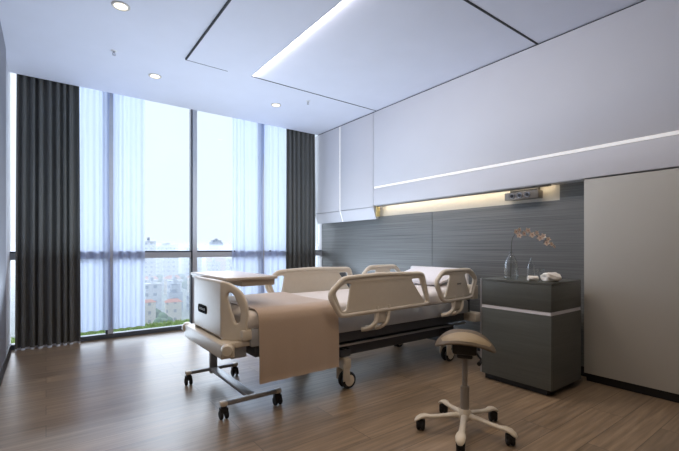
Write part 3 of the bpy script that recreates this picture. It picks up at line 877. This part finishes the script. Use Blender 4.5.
# ------------------------------------------------------------------ outside: terrace grass and the city below
struct('ground', B(-6, 14, WY+.13, 6.45, -.8, -.05), M['soil'])
t = bmesh.new(); rg = random.Random(2)
for _ in range(9000):
    x = rg.uniform(-.6, 4.6); y = rg.uniform(WY+.18, 6.4); h = rg.uniform(.02, .06); a = rg.uniform(0, PI); w = .006
    dx, dy = math.cos(a)*w, math.sin(a)*w; lx, ly = rg.uniform(-.03, .03), rg.uniform(-.03, .03)
    v = [t.verts.new(p) for p in ((x-dx, y-dy, -.05), (x+dx, y+dy, -.05), (x+dx*.6+lx*.4, y+dy*.6+ly*.4, -.05+h*.6), (x-dx*.6+lx*.4, y-dy*.6+ly*.4, -.05+h*.6), (x+lx, y+ly, -.05+h))]
    t.faces.new((v[0], v[1], v[2], v[3])); t.faces.new((v[3], v[2], v[4]))
go = obj('grass', t, M['grass']); go['kind'] = 'stuff'; tag(go, 'strip of green grass just outside the window', 'grass')
GZ = -26
g2 = nb(); box(g2, -900, 1600, 60, 2600, GZ-1, GZ); struct('ground', g2, M['cityground'])

hz = B(-700, 1500, 90, 1700, GZ+.05, 3)
hm = bpy.data.materials.new('city_haze'); hm.use_nodes = True
for n_ in list(hm.node_tree.nodes): hm.node_tree.nodes.remove(n_)
ho = hm.node_tree.nodes.new('ShaderNodeOutputMaterial'); hv = hm.node_tree.nodes.new('ShaderNodeVolumeScatter')
hv.inputs['Color'].default_value = (.74, .81, .93, 1); hv.inputs['Density'].default_value = .0045; hv.inputs['Anisotropy'].default_value = 0
hm.node_tree.links.new(hv.outputs[0], ho.inputs['Volume'])
hzo = obj('haze', hz, hm); hzo['kind'] = 'structure'

def b_slab(w, d, h):
    t = nb(); box(t, -w/2, w/2, -d/2, d/2, 0, h); box(t, -w/2-.3, w/2+.3, -d/2-.3, d/2+.3, h-.001, h+.5)
    box(t, -w*.15, w*.05, -d*.2, d*.2, h+.5, h+3.2); return t
def b_step(w, d, h):
    t = nb(); box(t, -w/2, w/2, -d/2, d/2, 0, h*.7); box(t, -w*.32, w*.32, -d*.35, d*.35, h*.7, h); box(t, -w*.1, w*.1, -d*.1, d*.1, h, h+3); return t
def b_house(w, d, h):
    return B(-w/2, w/2, -d/2, d/2, 0, h)
def gable(w, d, h, rh):
    t = bmesh.new(); o_ = .4
    pts = [(-w/2-o_, -d/2-o_, h), (w/2+o_, -d/2-o_, h), (w/2+o_, d/2+o_, h), (-w/2-o_, d/2+o_, h), (-w/2+1, 0, h+rh), (w/2-1, 0, h+rh)]
    v = [t.verts.new(p) for p in pts]
    for f in ((0, 1, 5, 4), (1, 2, 5), (2, 3, 4, 5), (3, 0, 4), (3, 2, 1, 0)): t.faces.new([v[k] for k in f])
    return t
rc = random.Random(21)
GRP = [('pale rendered apartment block in the hazy city beyond the window', 'pale city blocks'),
       ('pinkish brick building in the hazy city beyond the window', 'pinkish city buildings'),
       ('grey stepped office building in the hazy city beyond the window', 'grey city buildings'),
       ('cream house with a clay roof in the hazy city beyond the window', 'cream roofed city houses')]
def place_b(kind, x, y, w, d, h, rot):
    bm = (b_slab, b_slab, b_step, b_house)[kind](w, d, h)
    o = obj('house' if kind == 3 else 'building', bm, BM[kind])
    if kind == 3: obj('roof', gable(w, d, h, d*.32), M['roofred'], o)
    o.location = (x, y, GZ); o.rotation_euler.z = rot
    tag(o, GRP[kind][0], 'building', GRP[kind][1])
rows = [150, 178, 208, 245, 290, 350, 430, 540, 680, 860]
foot = []
for ri, Y in enumerate(rows):
    n = 12 if ri < 5 else 10
    for k in range(n):
        f = .02+.60*(k+rc.uniform(.38, .62))/n
        kind = rc.choice([0, 0, 1, 2, 3, 3] if ri < 5 else [0, 0, 2, 1, 2])
        w = rc.uniform(.075, .115)*Y*.75 if ri < 5 else rc.uniform(.05, .085)*Y
        w = min(w, 40, .60*Y/n*rc.uniform(.5, .68)); d = min(w*.7, 14)
        h = rc.uniform(5, 12) if ri < 3 else rc.uniform(10, 24) if ri < 7 else rc.uniform(18, 34)
        if kind == 3: h = min(h, 9)
        if ri >= 4 and rc.random() < .2: h *= 1.3
        foot.append((f*Y, Y, math.hypot(w, d)/2)); place_b(kind, f*Y, Y, w, d, h, rc.uniform(-.12, .12))
rt_ = random.Random(9)
for k in range(160):
    Y = rt_.uniform(120, 330); x = rt_.uniform(.03, .6)*Y; r = rt_.uniform(2.2, 4)
    if any(math.hypot(x-a, Y-b) < c+r*1.6 for a, b, c in foot): continue
    foot.append((x, Y, r*1.3))
    t = bmesh.new()
    for q in range(6):
        s = bmesh.new(); bmesh.ops.create_icosphere(s, subdivisions=2, radius=r*rt_.uniform(.45, .7))
        for v in s.verts: v.co *= 1+rt_.uniform(-.12, .12)
        merge(t, s, Matrix.Translation((rt_.uniform(-.5, .5)*r, rt_.uniform(-.5, .5)*r, r*rt_.uniform(.9, 1.7))))
    cyl(t, (0, 0, 0), (0, 0, r), .35, n=8)
    o = obj('tree', t, M['treegreen']); o.location = (x, Y, GZ)
    tag(o, 'rounded tree among the hazy city buildings beyond the window', 'tree', 'city trees')

# ------------------------------------------------------------------ light
w = bpy.data.worlds.new('overcast'); S.world = w; w.use_nodes = True
N = w.node_tree.nodes; L = w.node_tree.links
bg = N['Background']; tc = N.new('ShaderNodeTexCoord'); sp = N.new('ShaderNodeSeparateXYZ'); L.new(tc.outputs['Generated'], sp.inputs[0])
rp = N.new('ShaderNodeValToRGB'); e_ = rp.color_ramp.elements
e_[0].position = 0; e_[0].color = (.80, .88, 1, 1); e_[1].position = .7; e_[1].color = (.72, .82, 1, 1)
L.new(sp.outputs['Z'], rp.inputs['Fac']); L.new(rp.outputs['Color'], bg.inputs['Color']); bg.inputs['Strength'].default_value = .78

def sun(d, ang, stren, col):
    l = bpy.data.lights.new('sky_sun', 'SUN'); l.angle = math.radians(ang); l.energy = stren; l.color = col
    o = bpy.data.objects.new('sky_sun', l); C.objects.link(o)
    o.rotation_euler = Vector(d).to_track_quat('-Z', 'Y').to_euler(); return o
sun((-.05, -1, -.42), 110, 5.2, (.80, .88, 1))

def up(x, y, z, sx_, sy_, e, col, tilt=0):
    l = bpy.data.lights.new('ceiling_fill', 'AREA'); l.shape = 'RECTANGLE'; l.size = sx_; l.size_y = sy_; l.energy = e; l.color = col
    o = bpy.data.objects.new('ceiling_fill', l); C.objects.link(o); o.location = (x, y, z); o.rotation_euler = (PI-tilt, 0, 0)
    return o
up(1.7, 4.35, .55, 3.6, 1.5, 42, (.70, .84, 1), math.radians(-22))  # added fill lamp with no fixture, brightens the ceiling and curtains
l = bpy.data.lights.new('cove_lamp', 'AREA'); l.shape = 'RECTANGLE'; l.size = .008; l.size_y = 3.06; l.energy = 12; l.color = (.97, .95, 1)
o = bpy.data.objects.new('cove_lamp', l); C.objects.link(o); o.location = (1.75, 2.395, CH-.006); o.rotation_euler = (0, -math.radians(55), 0)

def spot(x, y, e, col, size=130, blend=.8):
    l = bpy.data.lights.new('ceiling_spot', 'SPOT'); l.energy = e; l.color = col; l.spot_size = math.radians(size); l.spot_blend = blend; l.shadow_soft_size = .045
    o = bpy.data.objects.new('ceiling_spot', l); C.objects.link(o); o.location = (x, y, CH-.02)
WARM = (1, .77, .52)
for (x, y, z), _ in DL: spot(x, y, 14, WARM)
for x, y, e in ((.455, 1.6, 34), (.455, 0, 25), (2.2, 1.0, 21), (2.2, 2.5, 20)): spot(x, y, e, WARM)  # added spots without fittings, brighten the room and bed wall

spot(2.95, 2.85, 9, (1, .93, .86), 58, 1)  # added spot with no fitting, lifts the bed head
# ------------------------------------------------------------------ camera and view
cam = bpy.data.cameras.new('camera'); co = bpy.data.objects.new('camera', cam); C.objects.link(co)
cam.sensor_width = 36; cam.lens = F/679*36; cam.shift_y = (HOR-225.5)/679; cam.clip_start = .02; cam.clip_end = 4000
co.location = (0, 0, CAM_Z); co.rotation_euler = (PI/2, 0, -YAW)
S.camera = co
S.view_settings.view_transform = 'Standard'; S.view_settings.look = 'None'; S.view_settings.gamma = 1; S.view_settings.exposure = .74
try: S.view_settings.use_curve_mapping = False
except Exception: pass
cy = S.cycles
cy.use_denoising = True
cy.max_bounces = 10; cy.diffuse_bounces = 5; cy.glossy_bounces = 4; cy.transparent_max_bounces = 16; cy.transmission_bounces = 6
cy.volume_bounces = 3
cy.sample_clamp_indirect = 6
